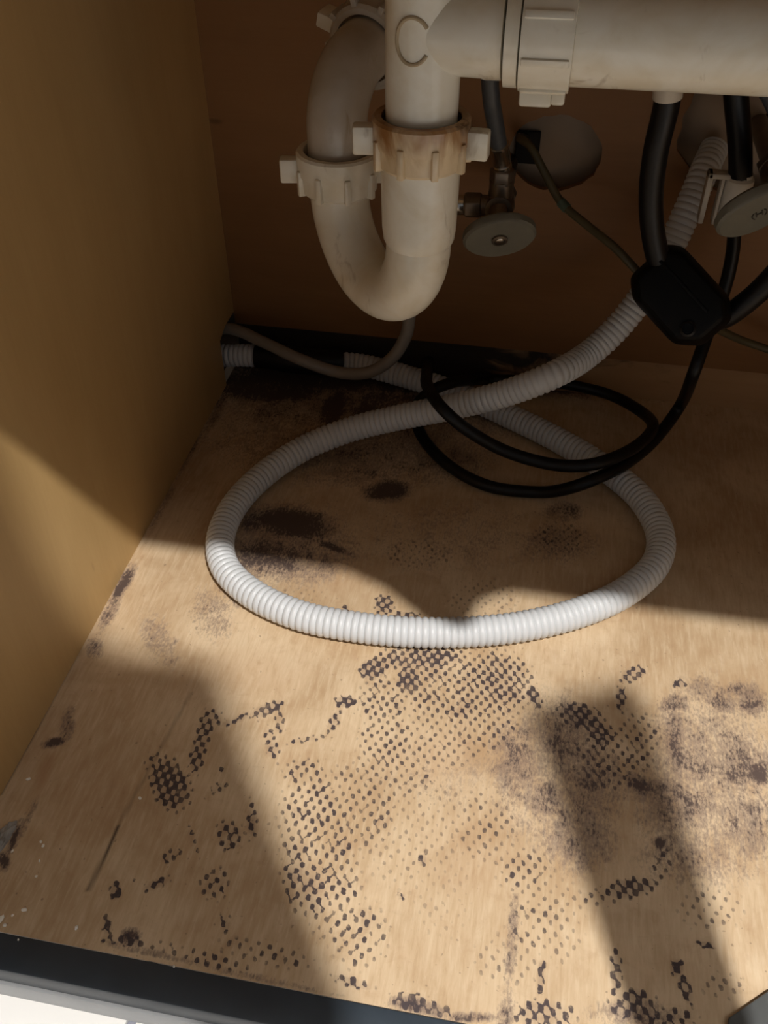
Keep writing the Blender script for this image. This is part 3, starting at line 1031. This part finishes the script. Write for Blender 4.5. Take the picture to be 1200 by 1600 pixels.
def rounded(sx, sy, z0, z1, m, name, mat, bev, taper=.9):
    out = [(-sx, -sy * .62), (-sx * .62, -sy), (sx * .60, -sy), (sx, -sy * .45), (sx, sy * .62), (sx * .62, sy), (-sx * .72, sy), (-sx, sy * .70)]
    n = len(out)
    b = MB()
    b.add([m @ Vector((x, y, z0)) for x, y in out] + [m @ Vector((x * taper, y * taper, z1)) for x, y in out],
          [tuple(range(n - 1, -1, -1)), tuple(range(n, 2 * n))] + [(i, (i + 1) % n, n + (i + 1) % n, n + i) for i in range(n)])
    return b.build(name, mat, root, True, bev, angle=20, seg=3)


shell = rounded(.0385, .0262, .0006, .019, wm, 'half_shell', M['black_plastic'], .005, .82)
rounded(.0385, .0262, -.0006, -.019, wm, 'half_shell', M['black_plastic'], .005, .82)
b = MB()
b.lathe([(.0058, .012), (.0058, .0205), (.0042, .0215), (.0035, .0190), (0, .0190)], wm @ Matrix.Translation((.020, -.010, 0)), 16)
b.build('screw', M['black'], shell)
b = MB()
b.box((-.030, -.0012, .0180), (.020, .0012, .0205), wm @ Matrix.Translation((0, .007, 0)))
b.build('ridge', M['black_plastic'], shell, True, .0006)
reroot(root)

# thin olive cable from the wall hole, behind the weight, to the right
P, s = spline([Vector((at(822, 222, y=.575).x, .593, at(822, 222, y=.575).z - .004)), at(812, 216, y=.562), at(828, 228, y=.552), at(850, 268, y=.545), at(876, 315, y=.535), at(925, 358, y=.515), at(962, 388, y=.500),
               at(1000, 428, y=.490), at(1060, 485, y=.497), at(1095, 503, y=.515), at(1125, 516, y=.527), at(1160, 532, y=.54), at(1230, 556, y=.545), at(1330, 590, y=.55), Vector((.60, .555, .08)), Vector((WID - .001, .55, .09))], .004)
mb = MB()
mb.sweep(P, .0033, 10)
cab = thing('thin_cable', 'thin olive brown cable hanging from the round wall hole', 'cable', P[len(P) // 2])
mb.build('cable_jacket', M['olive'], cab)
q = [k for k in range(len(P)) if abs(to_px(P[k:k + 1])[0][0] - 880) < 8]
mb = MB()
mb.sweep(P[q[0]:q[0] + 3], .0040, 12)
mb.build('tape_band', M['green_band'], cab)
reroot(cab)

# near-black block standing in for the unlit opening around the middle valve stub
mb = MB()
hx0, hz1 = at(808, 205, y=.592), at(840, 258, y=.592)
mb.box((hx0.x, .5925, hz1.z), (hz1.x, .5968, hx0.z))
hp = mb.build('opening_shade', M['dark'], bpy.data.objects['wall_kitchen'], True, .001)

# ------------------------------------------------------------------ crumbs and dust
CR = [(0, 1438, 7, 'large white chip at the front left corner of the cabinet floor'), (8, 1446, 4, 'thin white chip on the edge of the black rail, left'), (38, 1422, 4, 'white chip just above the black rail near the left corner'),
      (20, 1431, 3, 'slim white chip beside the larger chip near the left corner'), (20, 1330, 4, 'bright white chip beside the grey dust lump'), (64, 1316, 3, 'upper of two small chips right of the grey dust lump'),
      (68, 1322, 3, 'lower of two small chips right of the grey dust lump'), (62, 1346, 3, 'single pale chip below the two small chips'), (57, 1370, 3, 'round pale crumb halfway between dust lump and rail'),
      (45, 1218, 5, 'pale splinter beside the reddish stain near the left wall'), (120, 1450, 4, 'white chip above the rail right of the corner'), (219, 1248, 4, 'oval pale crumb left of the dense dot patch'),
      (29, 1469, 2, 'tiny white fleck lying on the black front rail'), (272, 1511, 3, 'small pale fleck near the top of the black rail')]
for i, (x, y, r, lab) in enumerate(CR):
    p0 = at(x, y, z=.0 if y < 1460 else .0008)
    rnd = random.Random(i)
    bm = bmesh.new()
    bmesh.ops.create_icosphere(bm, subdivisions=1, radius=1)
    sx, sy = r * .00036 * rnd.uniform(.8, 1.4), r * .00036 * rnd.uniform(.5, .9)
    a = rnd.uniform(0, 3)
    for v in bm.verts:
        k = rnd.uniform(.75, 1.2)
        v.co = Vector((v.co.x * sx * k, v.co.y * sy * k, v.co.z * .0007))
    bm.transform(Matrix.Rotation(a, 4, 'Z'))
    me_ = bpy.data.meshes.new('crumb')
    bm.to_mesh(me_)
    bm.free()
    me_.materials.append(M['crumb'])
    o = bpy.data.objects.new('crumb', me_)
    o.location = p0 + Vector((0, 0, .0006))
    C.objects.link(o)
    tag(o, lab, 'crumb', 'white crumbs at the front left of the cabinet floor')
# grey dust lump at the left frame edge
bm = bmesh.new()
bmesh.ops.create_icosphere(bm, subdivisions=3, radius=1)
rnd = random.Random(9)
for v in bm.verts:
    k = 1 + .28 * math.sin(7 * v.co.x + 3) * math.cos(9 * v.co.y) + rnd.uniform(-.08, .08)
    v.co = Vector((v.co.x * .0040 * k, v.co.y * .014 * k, max(-.1, v.co.z) * .005 * k))
bm.transform(Matrix.Rotation(math.radians(-8), 4, 'Z'))
me_ = bpy.data.meshes.new('dust_lump')
bm.to_mesh(me_)
bm.free()
me_.materials.append(M['dust'])
o = bpy.data.objects.new('dust_lump', me_)
o.location = at(0, 1318, z=0) + Vector((0, 0, .0005))
C.objects.link(o)
tag(o, 'lump of grey dust at the left picture edge near the cabinet front', 'dust')
